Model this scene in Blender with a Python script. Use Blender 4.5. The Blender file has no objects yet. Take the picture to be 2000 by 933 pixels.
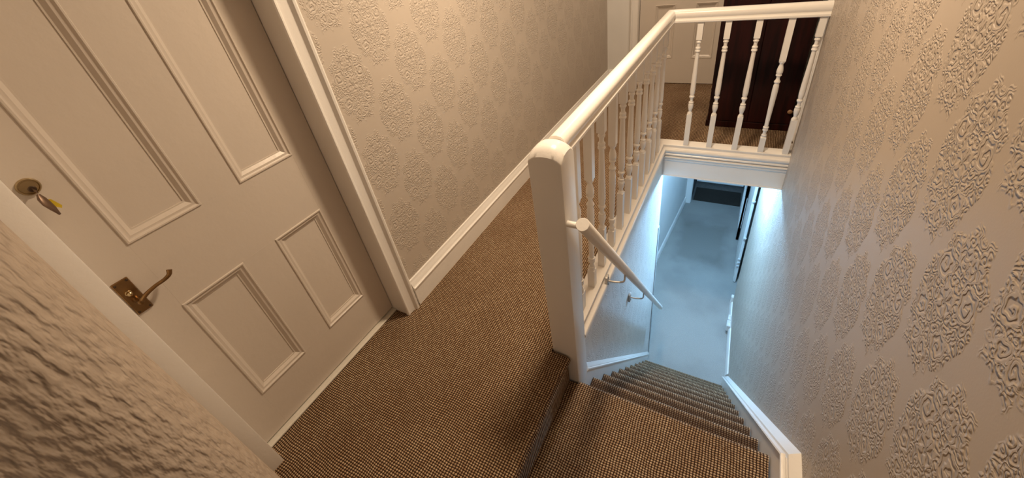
import bpy, bmesh, math, random
from mathutils import Vector, Matrix
random.seed(7)
S = bpy.context.scene
COL = S.collection
PI = math.pi

# ------------------------------------------------------------------ camera, light, exposure
cam_d = bpy.data.cameras.new('camera')
cam_d.sensor_width = 36.0
cam_d.lens = 771.07 * 36.0 / 2000.0
cam_d.shift_y = (395.19 - 466.5) / 2000.0
cam_d.clip_start = 0.02
cam = bpy.data.objects.new('camera', cam_d)
R3 = Matrix(((0.87249781, -0.16243806, 0.46082692),
             (0.46762336, 0.55108085, -0.69111381),
             (-0.1416897, 0.81848872, 0.55677666)))
cam.matrix_world = Matrix.Translation((0, 0, 1.5926)) @ R3.to_4x4()
COL.objects.link(cam)
S.camera = cam

world = bpy.data.worlds.new('world')
world.use_nodes = True
world.node_tree.nodes['Background'].inputs[0].default_value = (0.95, 0.86, 0.75, 1)
world.node_tree.nodes['Background'].inputs[1].default_value = 0.02
S.world = world


def lamp(name, loc, color, watts, radius):
    d = bpy.data.lights.new(name, 'POINT')
    d.color = color
    d.energy = watts
    d.shadow_soft_size = radius
    o = bpy.data.objects.new(name, d)
    o.location = loc
    COL.objects.link(o)
    return o


def disk_lamp(name, loc, color, watts, size):
    d = bpy.data.lights.new(name, 'AREA')
    d.shape = 'DISK'
    d.size = size
    d.color = color
    d.energy = watts
    o = bpy.data.objects.new(name, d)
    o.location = loc
    COL.objects.link(o)
    return o


disk_lamp('landing_lamp', (-0.44, 1.66, 2.38), (1.0, 0.765, 0.52), 44, 0.26)
disk_lamp('landing_fill_far', (-0.60, 3.75, 2.38), (1.0, 0.77, 0.54), 15, 0.26)  # added unseen fill light that lifts the far end of the landing
lamp('hall_lamp', (0.06, 3.62, -0.29), (0.29, 0.61, 1.0), 185, 0.07)

S.view_settings.view_transform = 'Standard'
S.view_settings.look = 'None'
S.view_settings.gamma = 1.0
S.view_settings.use_curve_mapping = False
S.view_settings.exposure = 0.0


# ------------------------------------------------------------------ node helpers
class NT:
    def __init__(self, mat):
        self.nt = mat.node_tree
        self.n = self.nt.nodes

    def link(self, a, b):
        self.nt.links.new(a, b)

    def put(self, sock, v):
        if isinstance(v, (int, float)):
            sock.default_value = v
        elif isinstance(v, (tuple, list)):
            sock.default_value = v
        else:
            self.link(v, sock)

    def math(self, op, a, b=None, c=None):
        m = self.n.new('ShaderNodeMath')
        m.operation = op
        self.put(m.inputs[0], a)
        if b is not None:
            self.put(m.inputs[1], b)
        if c is not None:
            self.put(m.inputs[2], c)
        return m.outputs[0]

    def comb(self, x, y, z=0.0):
        c = self.n.new('ShaderNodeCombineXYZ')
        self.put(c.inputs[0], x)
        self.put(c.inputs[1], y)
        self.put(c.inputs[2], z)
        return c.outputs[0]

    def uv(self):
        t = self.n.new('ShaderNodeTexCoord')
        s = self.n.new('ShaderNodeSeparateXYZ')
        self.link(t.outputs['UV'], s.inputs[0])
        return t.outputs['UV'], s.outputs[0], s.outputs[1]

    def obj(self):
        return self.n.new('ShaderNodeTexCoord').outputs['Object']

    def noise(self, vec, scale, detail=2.0, rough=0.5):
        t = self.n.new('ShaderNodeTexNoise')
        self.link(vec, t.inputs['Vector'])
        t.inputs['Scale'].default_value = scale
        t.inputs['Detail'].default_value = detail
        t.inputs['Roughness'].default_value = rough
        return t.outputs[0]

    def voronoi(self, vec, scale, feature='F1'):
        t = self.n.new('ShaderNodeTexVoronoi')
        t.voronoi_dimensions = '2D'
        t.feature = feature
        self.link(vec, t.inputs['Vector'])
        t.inputs['Scale'].default_value = scale
        return t.outputs['Distance']

    def white(self, vec):
        t = self.n.new('ShaderNodeTexWhiteNoise')
        t.noise_dimensions = '2D'
        self.link(vec, t.inputs['Vector'])
        return t.outputs['Value']

    def step(self, v, lo, hi, a=0.0, b=1.0):
        m = self.n.new('ShaderNodeMapRange')
        m.interpolation_type = 'SMOOTHSTEP'
        self.put(m.inputs['Value'], v)
        m.inputs['From Min'].default_value = lo
        m.inputs['From Max'].default_value = hi
        m.inputs['To Min'].default_value = a
        m.inputs['To Max'].default_value = b
        return m.outputs[0]

    def mix(self, fac, a, b):
        m = self.n.new('ShaderNodeMix')
        m.data_type = 'RGBA'
        self.put(m.inputs[0], fac)
        self.put(m.inputs[6], a if not isinstance(a, tuple) else (*a, 1))
        self.put(m.inputs[7], b if not isinstance(b, tuple) else (*b, 1))
        return m.outputs[2]

    def bump(self, h, dist, strength=1.0):
        b = self.n.new('ShaderNodeBump')
        b.inputs['Strength'].default_value = strength
        b.inputs['Distance'].default_value = dist
        self.link(h, b.inputs['Height'])
        self.link(b.outputs[0], self.n['Principled BSDF'].inputs['Normal'])

    def set(self, **kw):
        p = self.n['Principled BSDF']
        for k, v in kw.items():
            s = p.inputs[k.replace('_', ' ')]
            if isinstance(v, tuple) and len(v) == 3:
                v = (*v, 1)
            self.put(s, v)


def new_mat(name):
    m = bpy.data.materials.new(name)
    m.use_nodes = True
    return m, NT(m)


def mat_gloss(name, col, rough=0.33, relief=0.0006, scale=60):
    m, t = new_mat(name)
    o = t.obj()
    nz = t.noise(o, 2.2, 3.0)
    fac = t.step(nz, 0.35, 0.7)
    t.set(Base_Color=t.mix(fac, tuple(c * 0.955 for c in col), col), Roughness=rough)
    t.bump(t.noise(o, scale, 3.0), relief)
    return m


def mat_plain(name, col, rough=0.5, metallic=0.0):
    m, t = new_mat(name)
    o = t.obj()
    nz = t.noise(o, 25, 3.0)
    t.set(Base_Color=t.mix(t.step(nz, 0.3, 0.7), tuple(c * 0.8 for c in col), col), Roughness=rough, Metallic=metallic)
    return m


def mat_damask(name, col, amp, u0=0.0, v0=0.0, rough=0.5, per=0.36):
    """painted embossed paper: half-drop medallions filled with scrolls"""
    m, t = new_mat(name)
    uv, u, v = t.uv()
    un = t.math('DIVIDE', t.math('SUBTRACT', u, u0), per)
    vn = t.math('DIVIDE', t.math('SUBTRACT', v, v0), per)

    def cell(off):
        a = t.math('ADD', un, off)
        b = t.math('ADD', vn, off)
        du = t.math('SUBTRACT', a, t.math('ROUND', a))
        dv = t.math('SUBTRACT', b, t.math('ROUND', b))
        d = t.math('SQRT', t.math('ADD', t.math('POWER', t.math('ABSOLUTE', t.math('DIVIDE', du, 0.295)), 2.0),
                                  t.math('POWER', t.math('ABSOLUTE', t.math('DIVIDE', dv, 0.43)), 2.0)))
        return du, dv, d
    du1, dv1, d1 = cell(0.0)
    du2, dv2, d2 = cell(0.5)
    sel = t.math('LESS_THAN', d1, d2)
    inv = t.math('SUBTRACT', 1.0, sel)

    def pick(a, b):
        return t.math('ADD', t.math('MULTIPLY', a, sel), t.math('MULTIPLY', b, inv))
    du = t.math('ABSOLUTE', pick(du1, du2))
    dv = pick(dv1, dv2)
    d = t.math('MINIMUM', d1, d2)
    p = t.comb(du, dv, 0.0)
    warp = t.noise(p, 14, 1.0)
    pw = t.comb(t.math('ADD', du, t.math('MULTIPLY', t.math('SUBTRACT', warp, 0.5), 0.05)),
                t.math('ADD', dv, t.math('MULTIPLY', t.math('SUBTRACT', t.noise(t.comb(dv, du, 0.3), 14, 1.0), 0.5), 0.05)))
    edge = t.math('ADD', d, t.math('MULTIPLY', t.math('SUBTRACT', t.noise(p, 9, 2.0), 0.5), 0.75))
    mask = t.step(edge, 0.84, 1.0, 1.0, 0.0)
    f1 = t.voronoi(pw, 17.0)
    rings = t.math('SINE', t.math('MULTIPLY', f1, 17.0))
    f2 = t.voronoi(pw, 40.0)
    scroll = t.math('ADD', t.step(rings, -0.9, 0.9, 0.0, 0.7), t.step(f2, 0.05, 0.6, 0.5, 0.0))

    wu = t.math('ADD', du, t.math('MULTIPLY', t.math('SUBTRACT', t.noise(p, 16, 1.0), 0.5), 0.07))
    wv = t.math('ADD', dv, t.math('MULTIPLY', t.math('SUBTRACT', t.noise(t.comb(dv, du, 0.7), 16, 1.0), 0.5), 0.07))

    def whorl(h0, cx, cy, rad, wave, arms, twist):
        ax = t.math('SUBTRACT', wu, cx)
        ay = t.math('SUBTRACT', wv, cy)
        r = t.math('SQRT', t.math('ADD', t.math('MULTIPLY', ax, ax), t.math('MULTIPLY', ay, ay)))
        an = t.math('ARCTAN2', ay, ax)
        w = t.math('SINE', t.math('ADD', t.math('MULTIPLY', r, twist), t.math('MULTIPLY', an, float(arms))))
        w = t.step(w, -0.8, 0.8, 0.0, 1.0)
        m_ = t.step(r, rad * 0.92, rad, 1.0, 0.0)
        rim = t.step(t.math('ABSOLUTE', t.math('SUBTRACT', r, rad)), 0.003, 0.018, 0.75, 0.0)
        a = t.math('ADD', h0, t.math('MULTIPLY', m_, t.math('SUBTRACT', w, h0)))
        return t.math('MAXIMUM', a, rim)
    scroll = whorl(scroll, 0.0, 0.02, 0.075, 0, 6, 0.0)
    scroll = whorl(scroll, 0.155, 0.13, 0.078, 0, 1, 150.0)
    scroll = whorl(scroll, 0.150, -0.15, 0.065, 0, -1, 165.0)
    scroll = whorl(scroll, 0.065, 0.27, 0.055, 0, 5, 60.0)
    scroll = whorl(scroll, 0.055, -0.29, 0.050, 0, 1, 170.0)
    h = t.math('MULTIPLY', mask, scroll)
    lin = t.noise(uv, 220, 2.0)
    h = t.math('ADD', h, t.math('MULTIPLY', lin, 0.05))
    t.set(Base_Color=t.mix(t.step(t.noise(uv, 1.3, 2.0), 0.3, 0.7), tuple(c * 0.96 for c in col), col), Roughness=rough)
    t.bump(h, amp)
    return m


def mat_ridged(name, col, amp):
    m, t = new_mat(name)
    o = t.obj()
    mp = t.n.new('ShaderNodeMapping')
    mp.inputs['Scale'].default_value = (74, 74, 26)
    t.link(o, mp.inputs['Vector'])
    a = t.noise(mp.outputs[0], 1.0, 2.0, 0.4)
    h = t.step(a, 0.28, 0.72)
    t.set(Base_Color=col, Roughness=0.5)
    t.bump(h, amp)
    return m


def mat_loop_carpet(name, worn=False):
    m, t = new_mat(name)
    uv, u, v = t.uv()
    wob = t.math('MULTIPLY', t.math('SUBTRACT', t.noise(uv, 9.0, 2.0), 0.5), 0.016)
    un = t.math('DIVIDE', t.math('ADD', u, wob), 0.0108)
    vn = t.math('DIVIDE', t.math('ADD', v, wob), 0.0092)
    cu = t.math('FLOOR', un)
    cv = t.math('FLOOR', vn)
    rnd = t.white(t.comb(cu, cv))
    fu = t.math('SUBTRACT', t.math('FRACT', un), 0.5)
    fv = t.math('SUBTRACT', t.math('FRACT', vn), 0.5)
    h = t.math('MULTIPLY', t.math('COSINE', t.math('MULTIPLY', fu, PI)), t.math('COSINE', t.math('MULTIPLY', fv, PI)))
    h = t.math('POWER', t.math('MAXIMUM', h, 0.0), 0.8)
    yarn = t.noise(uv, 900, 2.0)
    shade = t.math('ADD', h, t.math('MULTIPLY', t.math('SUBTRACT', yarn, 0.5), 0.35))
    light = t.mix(rnd, (0.42, 0.275, 0.165), (0.64, 0.47, 0.31))
    light = t.mix(t.step(t.noise(uv, 3.0, 3.0), 0.35, 0.7, 0.0, 0.35), light, (0.28, 0.165, 0.09))
    if worn:      # pile bleached by feet along each nosing, darker tone behind it on each tread
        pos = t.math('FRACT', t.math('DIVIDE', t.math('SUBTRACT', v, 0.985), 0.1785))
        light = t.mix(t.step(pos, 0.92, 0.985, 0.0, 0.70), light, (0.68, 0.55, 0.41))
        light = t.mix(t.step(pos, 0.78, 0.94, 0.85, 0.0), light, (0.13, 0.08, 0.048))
    col = t.mix(t.step(shade, 0.22, 0.78), (0.045, 0.021, 0.010), light)
    t.set(Base_Color=col, Roughness=0.95)
    t.n['Principled BSDF'].inputs['Specular IOR Level'].default_value = 0.1
    t.bump(h, 0.004)
    return m


def mat_cut_carpet(name):
    m, t = new_mat(name)
    uv, u, v = t.uv()
    patch = t.noise(uv, 1.6, 3.0)
    fine = t.noise(uv, 150, 3.0)
    base = t.mix(fine, (0.27, 0.26, 0.24), (0.48, 0.46, 0.43))
    worn = t.mix(t.step(patch, 0.42, 0.70, 0.0, 0.30), base, (0.16, 0.15, 0.14))
    # a darker trodden patch in the middle of the hall
    px = t.math('DIVIDE', t.math('ADD', u, 0.16), 0.34)
    py = t.math('DIVIDE', t.math('SUBTRACT', v, 5.25), 0.50)
    r = t.math('MAXIMUM', t.math('ABSOLUTE', px), t.math('ABSOLUTE', py))
    r = t.math('ADD', r, t.math('MULTIPLY', t.math('SUBTRACT', t.noise(uv, 6.0, 2.0), 0.5), 0.4))
    stain = t.step(r, 0.70, 1.25, 0.40, 0.0)
    t.set(Base_Color=t.mix(stain, worn, (0.10, 0.095, 0.085)), Roughness=0.95)
    t.n['Principled BSDF'].inputs['Specular IOR Level'].default_value = 0.1
    t.bump(fine, 0.004)
    return m


def mat_wood(name, dark, light, rough=0.35):
    m, t = new_mat(name)
    o = t.obj()
    s = t.n.new('ShaderNodeMapping')
    s.inputs['Scale'].default_value = (14, 14, 1.1)
    t.link(o, s.inputs['Vector'])
    g = t.noise(s.outputs[0], 2.5, 4.0, 0.6)
    t.set(Base_Color=t.mix(t.step(g, 0.3, 0.7), dark, light), Roughness=rough)
    t.n['Principled BSDF'].inputs['Specular IOR Level'].default_value = 0.25
    t.bump(g, 0.0006)
    return m


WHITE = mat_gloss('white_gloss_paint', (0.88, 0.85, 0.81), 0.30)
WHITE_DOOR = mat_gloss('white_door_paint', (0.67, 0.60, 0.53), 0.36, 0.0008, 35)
PAPER_L = mat_damask('embossed_paper_left', (0.52, 0.455, 0.39), 0.0019, 1.243, 0.64)
PAPER_R = mat_damask('embossed_paper_right', (0.46, 0.385, 0.315), 0.0026, 0.74, 0.95, 0.42)
PAPER_N = mat_ridged('ridged_paper_near', (0.49, 0.405, 0.33), 0.0042)
PAPER_S = mat_damask('embossed_paper_stair', (0.74, 0.72, 0.69), 0.0016, 1.3, 0.2, 0.42)
PLASTER = mat_gloss('smooth_white_plaster', (0.80, 0.79, 0.77), 0.6, 0.0006, 30)
LOOP = mat_loop_carpet('brown_loop_carpet')
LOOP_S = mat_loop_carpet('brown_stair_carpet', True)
CUT = mat_cut_carpet('grey_hall_carpet')
BRASS = mat_plain('aged_brass', (0.36, 0.22, 0.10), 0.32, 1.0)
BRASS_L = mat_plain('worn_brass', (0.62, 0.50, 0.30), 0.25, 1.0)
DARKMET = mat_plain('dark_metal', (0.10, 0.07, 0.05), 0.4, 0.8)
KEYM = mat_plain('brown_key_metal', (0.20, 0.13, 0.09), 0.4, 0.7)
YELLOW = mat_plain('yellow_plastic', (0.75, 0.55, 0.03), 0.45)
MAHOG = mat_wood('dark_mahogany', (0.008, 0.001, 0.0008), (0.028, 0.0035, 0.0025), 0.5)
PALEWOOD = mat_plain('pale_wood_knob', (0.45, 0.27, 0.15), 0.4)
STEEL = mat_plain('grey_steel', (0.62, 0.60, 0.57), 0.4, 0.25)
PLASTIC = mat_plain('white_plastic', (0.82, 0.81, 0.79), 0.4)
GREYTRIM = mat_plain('grey_trim', (0.42, 0.45, 0.47), 0.5)
COIR = mat_plain('dark_coir', (0.040, 0.030, 0.022), 0.95)
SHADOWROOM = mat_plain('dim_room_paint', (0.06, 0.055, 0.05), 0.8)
GREYFLOOR = mat_plain('grey_porch_floor', (0.17, 0.16, 0.15), 0.8)
THRESH = mat_gloss('worn_threshold_paint', (0.72, 0.68, 0.60), 0.4, 0.002, 40)


# ------------------------------------------------------------------ mesh helpers
def box_uv(bm):
    lay = bm.loops.layers.uv.verify()
    for f in bm.faces:
        n = f.normal
        ax, ay, az = abs(n.x), abs(n.y), abs(n.z)
        for l in f.loops:
            c = l.vert.co
            if az >= ax and az >= ay:
                l[lay].uv = (c.x, c.y)
            elif ax >= ay:
                l[lay].uv = (c.y, c.z)
            else:
                l[lay].uv = (c.x, c.z)


def finish(name, bm, mat, parent=None, smooth=None, origin=None, label=None):
    bmesh.ops.recalc_face_normals(bm, faces=bm.faces)
    bm.normal_update()
    box_uv(bm)
    me = bpy.data.meshes.new(name)
    if origin is not None:
        bmesh.ops.translate(bm, verts=bm.verts, vec=-Vector(origin))
    if smooth:
        for f in bm.faces:
            f.smooth = True
        for e in bm.edges:
            e.smooth = not (len(e.link_faces) == 2 and e.calc_face_angle(0) > math.radians(smooth))
    bm.to_mesh(me)
    bm.free()
    me.materials.append(mat)
    o = bpy.data.objects.new(name, me)
    if origin is not None:
        o.location = origin
    COL.objects.link(o)
    if parent is not None:
        o.parent = parent
        o.matrix_parent_inverse = Matrix.Translation(-Vector(world_loc(parent)))
    if label:
        o['label'] = label
    return o


def world_loc(o):
    v = Vector((0, 0, 0))
    while o is not None:
        v += o.location if o.parent is None else Vector(o.location) + o.matrix_parent_inverse.translation
        o = o.parent
    return v


def empty(name, loc, label=None, cat=None, group=None, kind=None):
    o = bpy.data.objects.new(name, None)
    o.empty_display_size = 0.1
    o.location = loc
    COL.objects.link(o)
    return tag(o, label, cat, group, kind)


def tag(o, label=None, cat=None, group=None, kind=None):
    for k, v in (('label', label), ('category', cat), ('group', group), ('kind', kind)):
        if v:
            o[k] = v
    return o


def B():
    return bmesh.new()


def add_box(bm, x0, x1, y0, y1, z0, z1, bevel=0.0, seg=2):
    v = [bm.verts.new(p) for p in ((x0, y0, z0), (x1, y0, z0), (x1, y1, z0), (x0, y1, z0),
                                   (x0, y0, z1), (x1, y0, z1), (x1, y1, z1), (x0, y1, z1))]
    fs = [bm.faces.new([v[i] for i in q]) for q in ((3, 2, 1, 0), (4, 5, 6, 7), (0, 1, 5, 4), (1, 2, 6, 5), (2, 3, 7, 6), (3, 0, 4, 7))]
    if bevel:
        es = list({e for f in fs for e in f.edges})
        bmesh.ops.bevel(bm, geom=es, offset=bevel, segments=seg, affect='EDGES', profile=0.5)
    return bm


def add_prism(bm, poly, axis, a, b):
    """poly: 2D points in the plane normal to axis (x: (y,z); y: (x,z); z: (x,y))"""
    def P(p, t):
        return {'x': (t, p[0], p[1]), 'y': (p[0], t, p[1]), 'z': (p[0], p[1], t)}[axis]
    lo = [bm.verts.new(P(p, a)) for p in poly]
    hi = [bm.verts.new(P(p, b)) for p in poly]
    n = len(poly)
    for i in range(n):
        bm.faces.new((lo[i], lo[(i + 1) % n], hi[(i + 1) % n], hi[i]))
    bm.faces.new(lo[::-1])
    bm.faces.new(hi)
    return bm


def add_sweep(bm, path, profile, up, closed=False, cap=True):
    """profile (s, u): s along side = dir x up, u along up; mitred at the path's corners"""
    up = Vector(up)
    path = [Vector(p) for p in path]
    n = len(path)
    loops = []
    for i, p in enumerate(path):
        if closed:
            d0 = (p - path[i - 1]).normalized()
            d1 = (path[(i + 1) % n] - p).normalized()
        else:
            d0 = (p - path[i - 1]).normalized() if i else (path[1] - p).normalized()
            d1 = (path[i + 1] - p).normalized() if i < n - 1 else d0
        s0, s1 = d0.cross(up).normalized(), d1.cross(up).normalized()
        s = (s0 + s1).normalized()
        s = s / max(0.2, s.dot(s0))
        loops.append([bm.verts.new(p + s * a + up * b) for a, b in profile])
    m = len(profile)
    for i in range(n if closed else n - 1):
        L0, L1 = loops[i], loops[(i + 1) % n]
        for j in range(m):
            bm.faces.new((L0[j], L0[(j + 1) % m], L1[(j + 1) % m], L1[j]))
    if cap and not closed:
        bm.faces.new(loops[0][::-1])
        bm.faces.new(loops[-1])
    return bm


def add_lathe(bm, prof, axis_o, axis_d, seg=20):
    """prof: (radius, t along the axis)"""
    d = Vector(axis_d).normalized()
    a = d.orthogonal().normalized()
    b = d.cross(a)
    o = Vector(axis_o)
    rings = []
    for r, t in prof:
        if r < 1e-6:
            rings.append([bm.verts.new(o + d * t)])
        else:
            rings.append([bm.verts.new(o + d * t + (a * math.cos(2 * PI * k / seg) + b * math.sin(2 * PI * k / seg)) * r) for k in range(seg)])
    for A, C in zip(rings, rings[1:]):
        for k in range(seg):
            k2 = (k + 1) % seg
            if len(A) == 1 and len(C) == 1:
                continue
            if len(A) == 1:
                bm.faces.new((A[0], C[k2], C[k]))
            elif len(C) == 1:
                bm.faces.new((A[k], A[k2], C[0]))
            else:
                bm.faces.new((A[k], A[k2], C[k2], C[k]))
    for R in (rings[0], rings[-1]):
        if len(R) > 2:
            bm.faces.new(R)
    return bm


def add_tube(bm, pts, radii, seg=12):
    pts = [Vector(p) for p in pts]
    if isinstance(radii, (int, float)):
        radii = [radii] * len(pts)
    n = len(pts)
    ref = None
    rings = []
    for i, p in enumerate(pts):
        d = (pts[min(i + 1, n - 1)] - pts[max(i - 1, 0)]).normalized()
        if ref is None:
            ref = d.orthogonal().normalized()
        a = (ref - d * ref.dot(d)).normalized()
        ref = a
        b = d.cross(a)
        r = radii[i]
        ra, rb = (r, r) if isinstance(r, (int, float)) else r
        rings.append([bm.verts.new(p + a * math.cos(2 * PI * k / seg) * ra + b * math.sin(2 * PI * k / seg) * rb) for k in range(seg)])
    for A, C in zip(rings, rings[1:]):
        for k in range(seg):
            bm.faces.new((A[k], A[(k + 1) % seg], C[(k + 1) % seg], C[k]))
    bm.faces.new(rings[0][::-1])
    bm.faces.new(rings[-1])
    return bm


def arc(cx, cy, r, a0, a1, n):
    return [(cx + r * math.cos(math.radians(a0 + (a1 - a0) * i / n)), cy + r * math.sin(math.radians(a0 + (a1 - a0) * i / n))) for i in range(n + 1)]


def spline(pts, n=6):
    P = [Vector(p) for p in pts]
    P = [P[0] * 2 - P[1]] + P + [P[-1] * 2 - P[-2]]
    out = []
    for i in range(1, len(P) - 2):
        for k in range(n):
            t = k / n
            a, b, c, d = P[i - 1:i + 3]
            out.append(0.5 * ((2 * b) + (c - a) * t + (2 * a - 5 * b + 4 * c - d) * t * t + (3 * b - a - 3 * c + d) * t ** 3))
    out.append(P[-2])
    return out


def struct(name, bm, mat, parent=None, smooth=None, label=None):
    o = finish(name, bm, mat, parent, smooth, None, label)
    if parent is None:
        o['kind'] = 'structure'
    return o


# ------------------------------------------------------------------ main dimensions (metres)
XW = -1.37           # left wall face
XD = -1.472          # face of the white door
XR = 0.372           # right wall face
XS = -0.460          # stairwell wall face under the balustrade
YC = 2.965           # face of the landing fascia over the stairs
ZT = -0.19           # small turning landing
RISE, GO, Y0 = 0.23, 0.1785, 0.985
ZL = -2.72           # hall floor below
ZC = 2.42            # ceiling

# ------------------------------------------------------------------ floors
bm = B()
nose = [(-1.53, -0.2)] + [(-0.490, -0.2), (-0.490, -0.045)] + arc(-0.497, -0.022, 0.022, -70, 90, 8) + [(-1.53, 0.0)]
add_prism(bm, nose, 'y', 0.037, 0.962)
add_prism(bm, [(max(a, -0.80), b) for a, b in nose], 'y', -0.95, 0.037)
add_prism(bm, [(-1.53, 0.962), (-0.567, 0.962), (-0.567, 2.992), (0.52, 2.992), (0.52, 4.62), (-1.53, 4.62)], 'z', -0.2, 0.0)
struct('floor', bm, LOOP, smooth=50, label='upstairs landing floor in brown looped carpet with rounded edge at the step')

bm = add_box(B(), -1.6, 1.2, 2.77, 6.36, ZL - 0.1, ZL)
struct('floor_hall', bm, CUT, label='pale grey hall carpet at the foot of the stairs')
bm = add_box(B(), -0.47, 0.33, 6.36, 7.04, ZL - 0.1, ZL - 0.012)
struct('floor_porch', bm, GREYFLOOR, label='grey floor of the porch beyond the hall doorway')

# ------------------------------------------------------------------ walls
bm = B()
add_box(bm, XW - 0.15, XW, 0.955, 4.46, -0.2, ZC)
add_box(bm, XW - 0.15, XW, 0.02, 0.955, 2.06, ZC)
add_box(bm, XW - 0.15, XW, -0.1, 0.02, -0.2, ZC)
struct('wall_left', bm, PAPER_L, label='cream wall of embossed paper running along the landing beside the door')

near = [(-1.40, 0.036)] + arc(-0.94, -0.104, 0.14, 90, 0, 14) + [(-0.80, -0.95), (-1.40, -0.95)]
bm = add_prism(B(), near, 'z', -0.2, ZC)
struct('wall_near', bm, PAPER_N, smooth=30, label='ridged papered wall with rounded corner close to the camera, left of the door')
bm = add_box(B(), -0.80, XR, -1.0, -0.95, ZT - 0.2, ZC)
struct('wall_back', bm, PLASTER)

bm = B()
add_prism(bm, [(-0.95, ZL), (2.95, ZL), (2.95, -0.2), (3.0, -0.2), (3.0, ZC), (-0.95, ZC)], 'x', XR, XR + 0.12)
add_prism(bm, [(XR, 2.95), (0.336, 4.05), (XR + 0.12, 4.05), (XR + 0.12, 2.95)], 'z', ZL, -0.2)
struct('wall_right', bm, PAPER_R, label='tall embossed papered wall down the right side of the stairs')

bm = add_box(B(), XS - 0.09, XS, 1.083, 3.03, ZL, 0.0)
add_box(bm, -0.95, XS - 0.09, 2.97, 3.03, ZL, -0.2)
struct('wall_stair', bm, PAPER_S, label='papered wall under the landing banister, left of the stairs')

bm = B()
add_box(bm, -1.5, -1.13, 4.46, 4.6, 0, ZC)
add_box(bm, -1.13, -0.09, 4.46, 4.6, 2.05, ZC)
add_box(bm, -0.09, 1.2, 4.46, 4.6, 0, ZC)
struct('wall_far', bm, PLASTER, label='plain white wall at the far end of the landing')
bm = B()
add_box(bm, 0.398, 0.52, 2.99, 3.11, 0, ZC)
add_box(bm, 0.398, 0.52, 3.11, 3.90, 2.03, ZC)
add_box(bm, 0.398, 0.52, 3.90, 4.62, 0, ZC)
struct('wall_landing', bm, PLASTER, label='white wall on the right of the far landing')

bm = B()
add_prism(bm, [(-0.842, 3.03), (-0.549, 6.28), (-0.65, 6.28), (-0.942, 3.03)], 'z', ZL, -0.2)
struct('wall_hall', bm, PLASTER, label='white wall along the left of the lower hall')
bm = B()
add_box(bm, -0.65, -0.46, 6.28, 6.36, ZL, -0.2)
add_box(bm, 0.32, 0.9, 6.28, 6.36, ZL, -0.2)
add_box(bm, -0.46, 0.32, 6.28, 6.36, -0.6, -0.2)
struct('wall_hall_end', bm, PLASTER, label='white end wall of the hall around the porch doorway')
bm = B()
add_box(bm, XR - 0.02, XR + 0.1, 5.3, 6.28, ZL, -0.2)
add_box(bm, XR - 0.02, XR + 0.1, 4.05, 5.3, -0.62, -0.2)
struct('wall_hall_right', bm, PLASTER, label='white wall on the right of the hall, past the stair')
bm = B()
add_box(bm, XR + 0.45, XR + 0.5, 3.9, 5.4, ZL, -0.2)
add_box(bm, XR + 0.12, XR + 0.45, 4.0, 4.05, ZL, -0.2)
add_box(bm, XR + 0.1, XR + 0.45, 5.35, 5.4, ZL, -0.2)
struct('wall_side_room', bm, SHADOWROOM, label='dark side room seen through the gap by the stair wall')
bm = B()
add_box(bm, -0.52, -0.46, 6.36, 7.04, ZL, -0.4)
add_box(bm, 0.32, 0.38, 6.36, 7.04, ZL, -0.4)
add_box(bm, -0.52, 0.38, 7.04, 7.08, ZL, -0.4)
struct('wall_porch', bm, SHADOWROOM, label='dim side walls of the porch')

bm = add_box(B(), -1.6, 1.3, -1.0, 4.7, ZC, ZC + 0.1)
struct('ceiling', bm, PLASTER)
bm = add_box(B(), -1.6, 1.2, 4.62, 7.0, -0.2, -0.1)
struct('ceiling_hall', bm, PLASTER)

# ------------------------------------------------------------------ skirting boards
skirt = [(0, 0), (0, 0.024), (0.112, 0.024), (0.116, 0.029), (0.123, 0.029), (0.127, 0.022), (0.133, 0.019), (0.145, 0.017), (0.152, 0.011), (0.168, 0.008), (0.170, 0.0)]


def skirting(name, path, up, flip=1, label=None, prof=skirt, mat=WHITE):
    bm = B()
    add_sweep(bm, path, [(flip * a, b) for a, b in prof], up)
    return struct(name, bm, mat, smooth=35, label=label)


skirting('baseboard_left', [(XW, 0.955, 0.0), (XW, 4.46, 0.0)], (1, 0, 0), -1, 'white moulded skirting board along the left landing wall')
skirting('baseboard_far', [(XW + 0.024, 4.46, 0.0), (-1.135, 4.46, 0.0)], (0, -1, 0), -1, 'short white skirting left of the far door')
low = [(0, 0), (0, 0.018), (0.09, 0.018), (0.11, 0.008), (0.115, 0.0)]
skirting('baseboard_hall', [(-0.842, 3.04, ZL), (-0.549, 6.28, ZL)], (0.9955, -0.0944, 0), -1, 'white skirting along the left hall wall', low)
skirting('baseboard_hall.001', [(0.370, 2.99, ZL), (0.337, 4.04, ZL)], (-0.9995, -0.031, 0), 1, 'white skirting along the right hall wall at the stair foot',
         [(0, 0), (0, 0.022), (0.10, 0.022), (0.13, 0.01), (0.135, 0.0)])

# ------------------------------------------------------------------ door on the left, its frame
bm = B()     # lining (jambs and head)
add_box(bm, XD - 0.045, XW + 0.012, 0.874, 0.954, 0.0, 2.05)
add_box(bm, XD - 0.045, XW + 0.012, 0.03, 0.097, 0.0, 2.05)
add_box(bm, XD - 0.045, XW + 0.012, 0.097, 0.874, 1.985, 2.05)
struct('trim_1', bm, WHITE, label='white lining of the door opening')
arch = [(0.0, 0.0), (0.0, 0.014), (0.004, 0.018), (0.010, 0.018), (0.013, 0.014), (0.017, 0.013), (0.048, 0.019), (0.052, 0.024),
        (0.058, 0.032), (0.066, 0.034), (0.072, 0.030), (0.079, 0.017), (0.084, 0.014), (0.086, 0.0)]
bm = B()
add_sweep(bm, [(XW, 0.868, 0.0), (XW, 0.868, 1.99), (XW, 0.03, 1.99)], arch, (1, 0, 0))
add_box(bm, XW, XW + 0.016, 0.012, 0.0985, 0.0, 1.99, 0.004, 2)
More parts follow.
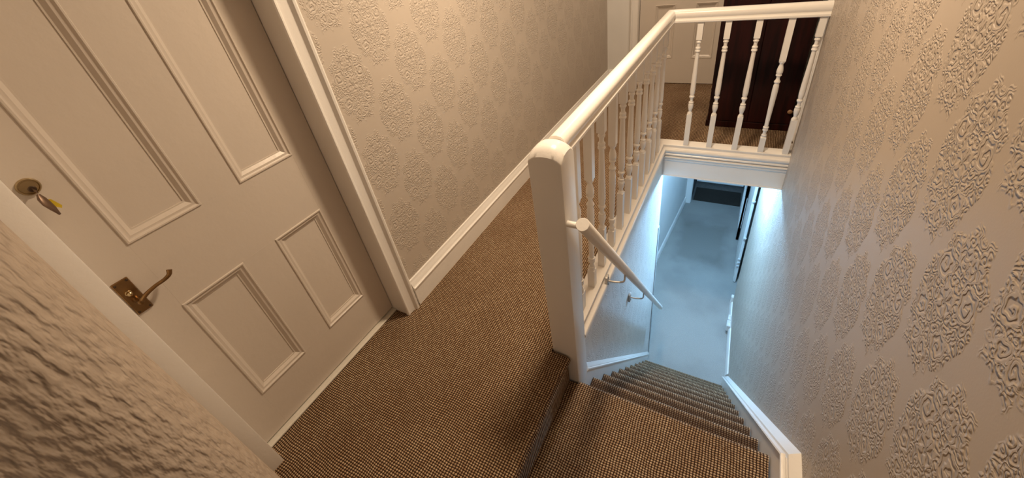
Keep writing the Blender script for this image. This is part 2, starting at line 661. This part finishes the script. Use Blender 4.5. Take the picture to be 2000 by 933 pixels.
struct('trim_2', bm, WHITE, smooth=35, label='white moulded architrave round the left door')
bm = add_box(B(), XD - 0.02, -1.446, 0.097, 0.874, 0.0, 0.011, 0.004)
struct('trim_3', bm, THRESH, label='worn white threshold strip under the door')

door = empty('door_1', (XD, 0.489, 0.012), 'white painted four panel door with brass lock and lever handle', None, None, 'structure')
DY0, DY1, DZ0, DZ1 = 0.100, 0.871, 0.018, 1.982
PY = ((0.201, 0.412), (0.543, 0.757))
PZ = ((0.231, 0.760), (1.015, 1.86))


def door_leaf(parent, face, sgn, axis, y0, y1, z0, z1, PYs, PZs, mat, thick=0.04, mw=0.032, dep=0.010):
    """rails, stiles, mouldings and panels; face = plane of the front, sgn = direction of the front's normal"""
    def bx(name, a0, a1, b0, b1, d0, d1, bev=0.0):
        bm = B()
        lo, hi = sorted((face + sgn * d0, face + sgn * d1))
        if axis == 'x':
            add_box(bm, lo, hi, a0, a1, b0, b1, bev, 1)
        else:
            add_box(bm, a0, a1, lo, hi, b0, b1, bev, 1)
        return finish(name, bm, mat, parent)
    (pa0, pa1), (pb0, pb1) = PYs
    (ra0, ra1), (rb0, rb1) = PZs
    e = 0.0003
    bx('stile', y0, pa0, z0, z1, -thick, 0, e)
    bx('stile', pb1, y1, z0, z1, -thick, 0, e)
    bx('rail', pa0, pb1, z0, ra0, -thick, 0, e)
    bx('rail', pa0, pb1, ra1, rb0, -thick, 0, e)
    bx('rail', pa0, pb1, rb1, z1, -thick, 0, e)
    bx('muntin', pa1, pb0, ra0, ra1, -thick, 0, e)
    bx('muntin', pa1, pb0, rb0, rb1, -thick, 0, e)
    prof = [(0, -0.022), (0, 0.001), (0.002, 0.0045), (0.006, 0.0045), (0.009, 0.0005), (0.012, -0.001), (0.018, -0.0015), (0.025, -0.0075), (0.028, -0.010), (0.032, -0.0105), (mw, -0.022)]
    k = mw / 0.032
    prof = [(a * k, b) for a, b in prof]
    up = Vector((sgn, 0, 0)) if axis == 'x' else Vector((0, sgn, 0))
    for a0, a1 in PYs:
        for b0, b1 in PZs:
            bx('panel', a0, a1, b0, b1, -0.026, -0.013)
            bm = B()
            c = [(a0, b0), (a1, b0), (a1, b1), (a0, b1)]
            P = [Vector((face, p, q)) if axis == 'x' else Vector((p, face, q)) for p, q in c]
            # make the profile's side direction point into the panel
            d = (P[1] - P[0]).normalized().cross(up)
            if d.z < 0:
                P = P[::-1]
                d2 = (P[1] - P[0]).normalized().cross(up)
            add_sweep(bm, P, prof, up, closed=True)
            finish('panel_moulding', bm, mat, parent, 30)


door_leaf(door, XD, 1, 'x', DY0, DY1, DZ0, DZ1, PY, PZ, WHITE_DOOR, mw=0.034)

# lever handle on its plate
bm = add_box(B(), XD, XD + 0.006, 0.109, 0.150, 0.815, 0.938, 0.0025, 2)
plate = finish('handle_plate', bm, BRASS, door, label='aged brown brass plate')
for y, z in ((0.115, 0.823), (0.144, 0.823), (0.115, 0.930), (0.144, 0.930)):
    bm = add_lathe(B(), [(0.0035, 0.0), (0.0035, 0.001), (0.002, 0.002), (0, 0.0022)], (XD + 0.006, y, z), (1, 0, 0), 10)
    finish('screw', bm, DARKMET, plate, 40)
bm = add_lathe(B(), [(0.0085, 0), (0.0085, 0.003), (0.007, 0.004), (0.0055, 0.010), (0.0065, 0.014), (0.004, 0.017), (0, 0.018)], (XD + 0.006, 0.127, 0.893), (1, 0, 0), 16)
finish('snib', bm, BRASS_L, plate, 40)
bm = add_lathe(B(), [(0.010, 0), (0.010, 0.004), (0.0075, 0.008), (0.0065, 0.030), (0.008, 0.036), (0.006, 0.042), (0, 0.044)], (XD + 0.006, 0.130, 0.866), (1, 0, 0), 16)
pts = spline([(XD + 0.042, 0.128, 0.866), (XD + 0.043, 0.150, 0.878), (XD + 0.043, 0.180, 0.885), (XD + 0.042, 0.205, 0.886), (XD + 0.042, 0.222, 0.892), (XD + 0.040, 0.230, 0.904)], 5)
n = len(pts)
add_tube(bm, pts, [(0.0050 + 0.0022 * (i / (n - 1)) ** 3, 0.0075 - 0.002 * math.sin(PI * i / (n - 1))) for i in range(n)], 12)
finish('lever', bm, BRASS, plate, 50)
# rim cylinder
bm = add_lathe(B(), [(0.0215, 0), (0.0215, 0.004), (0.0195, 0.008), (0.0175, 0.008), (0.0165, 0.005), (0.0150, 0.005), (0.0150, 0.0065), (0, 0.0065)], (XD, 0.134, 1.257), (1, 0, 0), 28)
cyl = finish('lock_cylinder', bm, BRASS_L, door, 35, label='round brass rim lock cylinder')
bm = add_lathe(B(), [(0.0078, 0), (0.0078, 0.001), (0.006, 0.003), (0, 0.003)], (XD + 0.0065, 0.136, 1.250), (1, 0, 0), 16)
finish('lock_plug', bm, DARKMET, cyl, 35)

# key hanging in the lock with its yellow tag
key = empty('key', (XD + 0.012, 0.135, 1.245), 'brown key hanging from the round brass lock with a yellow tag', 'key')
bm = B()
add_box(bm, XD + 0.0095, XD + 0.040, 0.1345, 0.1365, 1.244, 1.252, 0.0006, 1)
finish('key_blade', bm, KEYM, key)
bm = B()
add_tube(bm, [(XD + 0.034, 0.1340, 1.240), (XD + 0.040, 0.1325, 1.230), (XD + 0.043, 0.1330, 1.216), (XD + 0.046, 0.1350, 1.202), (XD + 0.047, 0.1360, 1.190), (XD + 0.047, 0.1365, 1.182)],
         [(0.003, 0.004), (0.0045, 0.010), (0.0045, 0.011), (0.004, 0.0085), (0.003, 0.005), (0.002, 0.003)], 10)
finish('key_bow', bm, KEYM, key, 50)
bm = B()
add_prism(bm, [(0.1385, 1.222), (0.1455, 1.219), (0.153, 1.196), (0.149, 1.190), (0.143, 1.197)], 'x', XD + 0.030, XD + 0.0335)
finish('key_tag', bm, YELLOW, key)

# ------------------------------------------------------------------ far door at the end of the landing
fdoor = empty('door_2', (-0.605, 4.53, 0.012), 'white panelled door at the far end of the landing, half hidden by dark wardrobe', None, None, 'structure')
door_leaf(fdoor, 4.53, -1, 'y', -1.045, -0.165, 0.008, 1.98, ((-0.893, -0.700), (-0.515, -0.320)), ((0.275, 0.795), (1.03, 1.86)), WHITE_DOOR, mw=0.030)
bm = B()
add_box(bm, -1.13, -1.05, 4.445, 4.57, 0, 2.05)
add_box(bm, -0.16, -0.09, 4.445, 4.57, 0, 2.05)
add_box(bm, -1.05, -0.16, 4.445, 4.57, 1.99, 2.05)
struct('trim_4', bm, WHITE, label='white lining of the far door')
bm = B()
add_sweep(bm, [(-0.165, 4.46, 0.0), (-0.165, 4.46, 1.995), (-1.047, 4.46, 1.995), (-1.047, 4.46, 0.0)], [(a, b) for a, b in arch], (0, -1, 0))
struct('trim_5', bm, WHITE, smooth=35, label='white moulded architrave round the far door')

# ------------------------------------------------------------------ stairs
stair = empty('staircase', (0, Y0, ZT), 'steep straight flight of stairs in brown looped carpet dropping to the grey hall', 'staircase')


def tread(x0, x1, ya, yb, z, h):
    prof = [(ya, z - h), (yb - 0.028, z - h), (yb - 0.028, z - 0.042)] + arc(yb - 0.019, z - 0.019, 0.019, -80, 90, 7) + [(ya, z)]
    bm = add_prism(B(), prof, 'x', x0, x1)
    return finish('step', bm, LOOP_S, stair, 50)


LX, RX = -0.445, 0.320
# the turning landing at the top, then ten steps
bm = B()
yb = Y0
prof = [(-0.95, ZT - RISE), (yb - 0.028, ZT - RISE), (yb - 0.028, ZT - 0.042)] + arc(yb - 0.019, ZT - 0.019, 0.019, -80, 90, 7) + [(-0.95, ZT)]
add_prism(bm, prof, 'x', -0.448, RX)
add_box(bm, -0.490, -0.448, -0.95, 0.962, ZT - RISE, ZT)
finish('step', bm, LOOP, stair, 50, label='wide top step turning from the landing')
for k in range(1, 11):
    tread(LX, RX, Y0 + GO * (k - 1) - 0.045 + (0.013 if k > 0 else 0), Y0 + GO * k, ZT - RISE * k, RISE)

# string boards with their moulded caps
sprof = [(-0.34, 0.0), (-0.34, 0.044), (0.0, 0.044), (0.002, 0.052), (0.007, 0.0555), (0.012, 0.053), (0.014, 0.046), (0.014, 0.040),
         (0.003, 0.038), (0.003, 0.034), (0.017, 0.032), (0.020, 0.028), (0.034, 0.004), (0.036, 0.0)]
sl = 1.272


def nz(y, off):
    return ZT - sl * (y - Y0) + off


oR = 0.062
yk = 0.885
zk = nz(yk, oR)
bm = B()
bot = 2.955
add_sweep(bm, [(XR, -0.60, zk), (XR, yk, zk), (XR, bot, nz(bot, oR))], sprof, (-1, 0, 0))
for v in bm.verts:
    if v.co.z < ZL:
        v.co.z = ZL
finish('string_board', bm, WHITE, stair, 35, label='white string board with moulded cap against the right wall')
bm = B()
add_sweep(bm, [(XS, 1.083, nz(1.083, oR - 0.004)), (XS, 2.985, nz(2.985, oR - 0.030))], [(-a, b * 0.32) for a, b in sprof], (1, 0, 0))
for v in bm.verts:
    if v.co.z < ZL:
        v.co.z = ZL
finish('string_board', bm, WHITE, stair, 35, label='white string board with moulded cap under the banister')

# ------------------------------------------------------------------ banister
ban = empty('banister', (-0.505, 1.03, 0.0), 'white banister with turned balusters and square newel around the stairwell', 'banister')
# newel post with pillowed top
bm = B()
nx0, nx1, ny0, ny1 = -0.5635, -0.4465, 0.972, 1.082
N = 10
bot_r = [bm.verts.new(p) for p in ((nx0, ny0, -0.42), (nx1, ny0, -0.42), (nx1, ny1, -0.42), (nx0, ny1, -0.42))]
grid = {}
for i in range(N + 1):
    for j in range(N + 1):
        a, b = 2 * i / N - 1, 2 * j / N - 1
        sh = lambda q: (1 - abs(q) ** 2.6)
        z = 0.985 + 0.024 * sh(a) + 0.024 * sh(b) + 0.004 * sh(a) * sh(b)
        grid[i, j] = bm.verts.new((nx0 + (nx1 - nx0) * i / N, ny0 + (ny1 - ny0) * j / N, z))
for i in range(N):
    for j in range(N):
        bm.faces.new((grid[i, j], grid[i + 1, j], grid[i + 1, j + 1], grid[i, j + 1]))
sides = [([grid[i, 0] for i in range(N + 1)], bot_r[0], bot_r[1]), ([grid[N, j] for j in range(N + 1)], bot_r[1], bot_r[2]),
         ([grid[i, N] for i in range(N, -1, -1)], bot_r[2], bot_r[3]), ([grid[0, j] for j in range(N, -1, -1)], bot_r[3], bot_r[0])]
for top, a, b in sides:
    bm.faces.new([a, b] + top[::-1])
bm.faces.new(bot_r[::-1])
bmesh.ops.recalc_face_normals(bm, faces=bm.faces)
es = [e for e in bm.edges if len(e.link_faces) == 2 and e.calc_face_angle(0) > math.radians(48)]
bmesh.ops.bevel(bm, geom=es, offset=0.004, segments=2, affect='EDGES', profile=0.5)
finish('newel_post', bm, WHITE, ban, 30)

# moulded top rail, mitred at the corner
CX, CY = -0.505, 2.995
half = [(0.0, 0.954), (0.031, 0.954), (0.034, 0.958), (0.034, 0.968), (0.031, 0.972), (0.027, 0.976), (0.026, 0.982), (0.030, 0.990), (0.0325, 1.000), (0.031, 1.012), (0.026, 1.022), (0.016, 1.030), (0.0, 1.033)]
rail = half + [(-a, b) for a, b in half[-2:0:-1]]
bm = B()
add_sweep(bm, [(CX, 1.078, 0), (-0.487, CY, 0), (XR, CY, 0)], rail, (0, 0, 1))
finish('handrail', bm, WHITE, ban, 32)

# base rail: plank, nosing, bead and cove towards the stairwell
base = [(-0.052, 0.0), (-0.052, 0.062), (-0.049, 0.065), (0.034, 0.065), (0.039, 0.062), (0.040, 0.056), (0.038, 0.050), (0.037, 0.044), (0.041, 0.037), (0.048, 0.032), (0.057, 0.029), (0.061, 0.022),
        (0.061, 0.013), (0.057, 0.006), (0.052, 0.002), (0.051, -0.006), (0.055, -0.010), (0.056, -0.018), (0.052, -0.022), (0.045, -0.024), (0.045, 0.0)]
bm = B()
add_sweep(bm, [(CX, 1.082, 0), (CX, CY + 0.012, 0), (XR, CY + 0.012, 0)], base, (0, 0, 1))
finish('base_rail', bm, WHITE, ban, 32)
# fascia under the cross landing
bm = add_box(B(), XS, XR, YC - 0.002, 2.991, -0.215, -0.025)
add_prism(bm, [(YC - 0.002, -0.030), (YC - 0.014, -0.032), (YC - 0.017, -0.040), (YC - 0.013, -0.047), (YC - 0.008, -0.050), (YC - 0.010, -0.062), (YC - 0.006, -0.072), (YC - 0.002, -0.076)], 'x', XS, XR)
add_box(bm, XS, XR, YC - 0.006, YC - 0.002, -0.215, -0.206)
struct('trim_6', bm, WHITE, smooth=35, label='white fascia board across the landing edge above the stairs')

# balusters
H0, H1 = 0.062, 0.957


def baluster_mesh(x, y):
    bm = B()
    s = 0.0175
    L = H1 - H0
    # (height, radius or None for square)
    add_box(bm, x - s, x + s, y - s, y + s, H0, 0.318)
    add_box(bm, x - s, x + s, y - s, y + s, 0.843, H1)
    prof = [(0.0, 0.3179), (0.0172, 0.318), (0.0175, 0.325), (0.0140, 0.332), (0.0110, 0.336), (0.0105, 0.342), (0.0135, 0.352), (0.0170, 0.368), (0.0182, 0.384), (0.0176, 0.394), (0.0140, 0.402), (0.0168, 0.404), (0.0168, 0.410),
            (0.0120, 0.413), (0.0098, 0.424), (0.0112, 0.436), (0.0166, 0.444), (0.0182, 0.450), (0.0166, 0.456), (0.0125, 0.460), (0.0160, 0.475), (0.0172, 0.500), (0.0165, 0.56), (0.0140, 0.66), (0.0120, 0.755), (0.0122, 0.762),
            (0.0168, 0.764), (0.0180, 0.769), (0.0168, 0.774), (0.0135, 0.777), (0.0165, 0.782), (0.0170, 0.787), (0.0160, 0.792), (0.0112, 0.796), (0.0104, 0.808), (0.0120, 0.820), (0.0160, 0.823), (0.0168, 0.828), (0.0155, 0.832), (0.0125, 0.835), (0.0165, 0.843), (0.0, 0.8431)]
    add_lathe(bm, [(r, t) for r, t in prof], (x, y, 0), (0, 0, 1), 16)
    return bm


def place_balusters():
    mid = (H0 + H1) / 2
    src = None
    spots = [(-0.501 + 0.013 * (y - 1.2) / 1.63, y, inv) for y, inv in zip((1.200, 1.358, 1.517, 1.684, 1.849, 2.013, 2.176, 2.339, 2.502, 2.665, 2.828), (1, 1, 0, 1, 0, 0, 0, 0, 0, 0, 0))]
    spots += [(x, CY - 0.004, inv) for x, inv in zip((-0.303, -0.142, 0.027, 0.192, 0.341), (0, 0, 0, 1, 0))]
    for x, y, inv in spots:
        if src is None:
            o = finish('baluster', baluster_mesh(x, y), WHITE, ban, 38, (x, y, mid))
            src = o
        else:
            o = src.copy()
            COL.objects.link(o)
            o.parent = ban
            o.matrix_parent_inverse = src.matrix_parent_inverse.copy()
            o.location = (x, y, mid)
        o.rotation_euler = (PI if inv else 0, 0.011, 0)


place_balusters()

# ------------------------------------------------------------------ round handrail down the stairs
hr = empty('stair_handrail', (-0.37, 0.93, 0.81), 'white round handrail on metal brackets sloping down beside the stairs', 'handrail')
A = Vector((-0.370, 0.930, 0.808))
Z_ = Vector((-0.360, 2.895, -1.730))
d = (Z_ - A).normalized()
bm = add_lathe(B(), [(0.0, 0.0), (0.0215, 0.0), (0.0225, 0.0015), (0.0225, (Z_ - A).length - 0.012), (0.018, (Z_ - A).length - 0.003), (0, (Z_ - A).length)], A, d, 28)
finish('rail', bm, WHITE, hr, 40)
bm = add_lathe(B(), [(0.0115, 0), (0.0115, 0.075)], (nx1 - 0.002, 0.985, 0.752), (1, 0, 0), 16)
finish('bracket', bm, WHITE, hr, label='white dowel fixing the rail to the newel')


def bracket(t):
    p = A.lerp(Z_, t)
    wx = XS
    bm = add_box(B(), wx, wx + 0.016, p.y - 0.048, p.y - 0.012, p.z - 0.115, p.z - 0.045, 0.005, 2)
    ro = finish('bracket', bm, STEEL, hr, 40, label='painted metal wall bracket')
    bm = B()
    add_tube(bm, spline([(wx + 0.014, p.y - 0.03, p.z - 0.078), (wx + 0.05, p.y - 0.022, p.z - 0.082), (p.x - 0.004, p.y - 0.01, p.z - 0.078), (p.x, p.y, p.z - 0.05), (p.x, p.y, p.z - 0.026)], 5), 0.005, 10)
    finish('bracket_arm', bm, STEEL, ro, 60)
    for dz in (0.022, -0.024):
        bm = add_lathe(B(), [(0.004, 0), (0.004, 0.0015), (0, 0.0025)], (wx + 0.0158, p.y - 0.03, p.z - 0.078 + dz), (1, 0, 0), 10)
        finish('screw', bm, DARKMET, ro, 40)


bracket(0.272)
bracket(0.535)

# ------------------------------------------------------------------ wall post beside the last baluster
bm = B()
add_sweep(bm, [(0.398, 3.105, 0.085), (0.398, 3.105, 2.03)], [(-a, b) for a, b in arch], (-1, 0, 0))
struct('trim_7', bm, WHITE, smooth=35, label='white moulded door architrave behind the last baluster')
bm = add_box(B(), 0.352, 0.400, 3.012, 3.115, 0.0, 0.085, 0.004, 1)
struct('trim_11', bm, WHITE, label='white plinth block under the architrave behind the last baluster')
bm = add_box(B(), 0.470, 0.505, 3.112, 3.898, 0.008, 2.02)
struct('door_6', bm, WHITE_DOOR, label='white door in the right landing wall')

# ------------------------------------------------------------------ wardrobe
wd = empty('wardrobe', (0.27, 3.8, 0.0), 'tall dark reddish brown wooden wardrobe behind the banister', 'wardrobe')
bm = add_box(B(), -0.215, 0.375, 3.510, 4.08, 0.05, 1.92, 0.004, 1)
finish('carcass', bm, MAHOG, wd)
bm = add_box(B(), -0.225, 0.385, 3.500, 4.09, 0.0, 0.055, 0.004, 2)
finish('plinth', bm, MAHOG, wd)
for x0, x1 in ((-0.212, 0.078), (0.081, 0.372)):
    bm = add_box(B(), x0, x1, 3.494, 3.511, 0.062, 1.88, 0.002, 1)
    leaf = finish('door', bm, MAHOG, wd)
bm = add_lathe(B(), [(0.009, 0), (0.007, 0.008), (0.015, 0.016), (0.017, 0.022), (0.012, 0.028), (0, 0.030)], (0.352, 3.494, 0.172), (0, -1, 0), 16)
finish('knob', bm, PALEWOOD, leaf, 50, label='pale turned knob')

# ------------------------------------------------------------------ lower hall
bm = add_box(B(), -0.43, 0.29, 6.37, 6.79, ZL - 0.012, ZL + 0.006, 0.003, 1)
tag(finish('doormat', bm, COIR), 'dark brown doormat in the porch beyond the hall doorway', 'doormat')

pd = empty('door_3', (-0.07, 7.02, ZL), 'white door at the back of the porch', None, None, 'structure')
bm = add_box(B(), -0.455, 0.315, 6.995, 7.035, ZL + 0.02, -0.65)
finish('leaf', bm, WHITE, pd)
bm = add_prism(B(), [(6.995, ZL + 0.03), (6.955, ZL + 0.03), (6.952, ZL + 0.045), (6.995, ZL + 0.10)], 'x', -0.45, 0.31)
finish('weatherboard', bm, WHITE, pd)

bm = B()
add_box(bm, -0.552, -0.468, 6.245, 6.28, ZL, -0.55)
add_box(bm, 0.325, 0.40, 6.245, 6.28, ZL, -0.55)
add_box(bm, -0.468, 0.325, 6.245, 6.28, -0.62, -0.55)
struct('trim_8', bm, WHITE, label='white architrave of the porch doorway')

od = empty('door_4', (0.30, 6.24, ZL), 'white panelled door standing open along the right of the hall', None, None, 'structure')
door_leaf(od, 0.292, -1, 'x', 5.49, 6.235, ZL + 0.012, -0.65, ((5.45, 5.66), (5.78, 5.98)), ((ZL + 0.24, ZL + 0.78), (ZL + 1.0, -0.78)), WHITE, thick=0.032, mw=0.04)

sd = empty('door_5', (0.325, 5.3, ZL), 'white plain door ajar beside the dark gap on the right of the hall', None, None, 'structure')
bm = add_box(B(), 0.322, 0.352, 4.53, 5.285, ZL + 0.012, -0.65, 0.002, 1)
leaf = finish('leaf', bm, WHITE, sd)
for z in (-1.92, -1.36):
    bm = add_lathe(B(), [(0.008, 0), (0.007, 0.012), (0.017, 0.020), (0.020, 0.028), (0.014, 0.036), (0, 0.038)], (0.338, 4.530, z), (0, -1, 0), 16)
    finish('knob', bm, PLASTIC, leaf, 50, label='round white knob')
for z in (-2.30, -2.36, -2.42):
    bm = add_box(B(), 0.316, 0.346, 4.515, 4.530, z, z + 0.02, 0.002, 1)
    finish('hinge', bm, PLASTIC, leaf)

jb = empty('junction_box', (0.31, 3.70, ZL + 0.2), 'small white double cable box low on the right wall at the stair foot', 'box')
bm = add_box(B(), 0.300, 0.342, 3.62, 3.72, ZL + 0.06, ZL + 0.15, 0.004, 1)
finish('lower_box', bm, PLASTIC, jb)
bm = add_box(B(), 0.307, 0.340, 3.725, 3.805, ZL + 0.06, ZL + 0.15, 0.004, 1)
finish('upper_box', bm, PLASTIC, jb)

bm = add_box(B(), 0.312, XR + 0.05, 4.05, 4.10, ZL, ZL + 0.20, 0.003, 1)
struct('trim_9', bm, WHITE, label='white plinth block at the end of the right stair wall')
bm = add_prism(B(), [(XS - 0.012, 3.030), (XS - 0.012, 3.036), (XS + 0.006, 3.036), (XS + 0.006, 2.992), (XS, 2.992), (XS, 3.030)], 'z', ZL, -0.80)
struct('trim_10', bm, GREYTRIM, label='grey corner strip on the end of the stair wall')
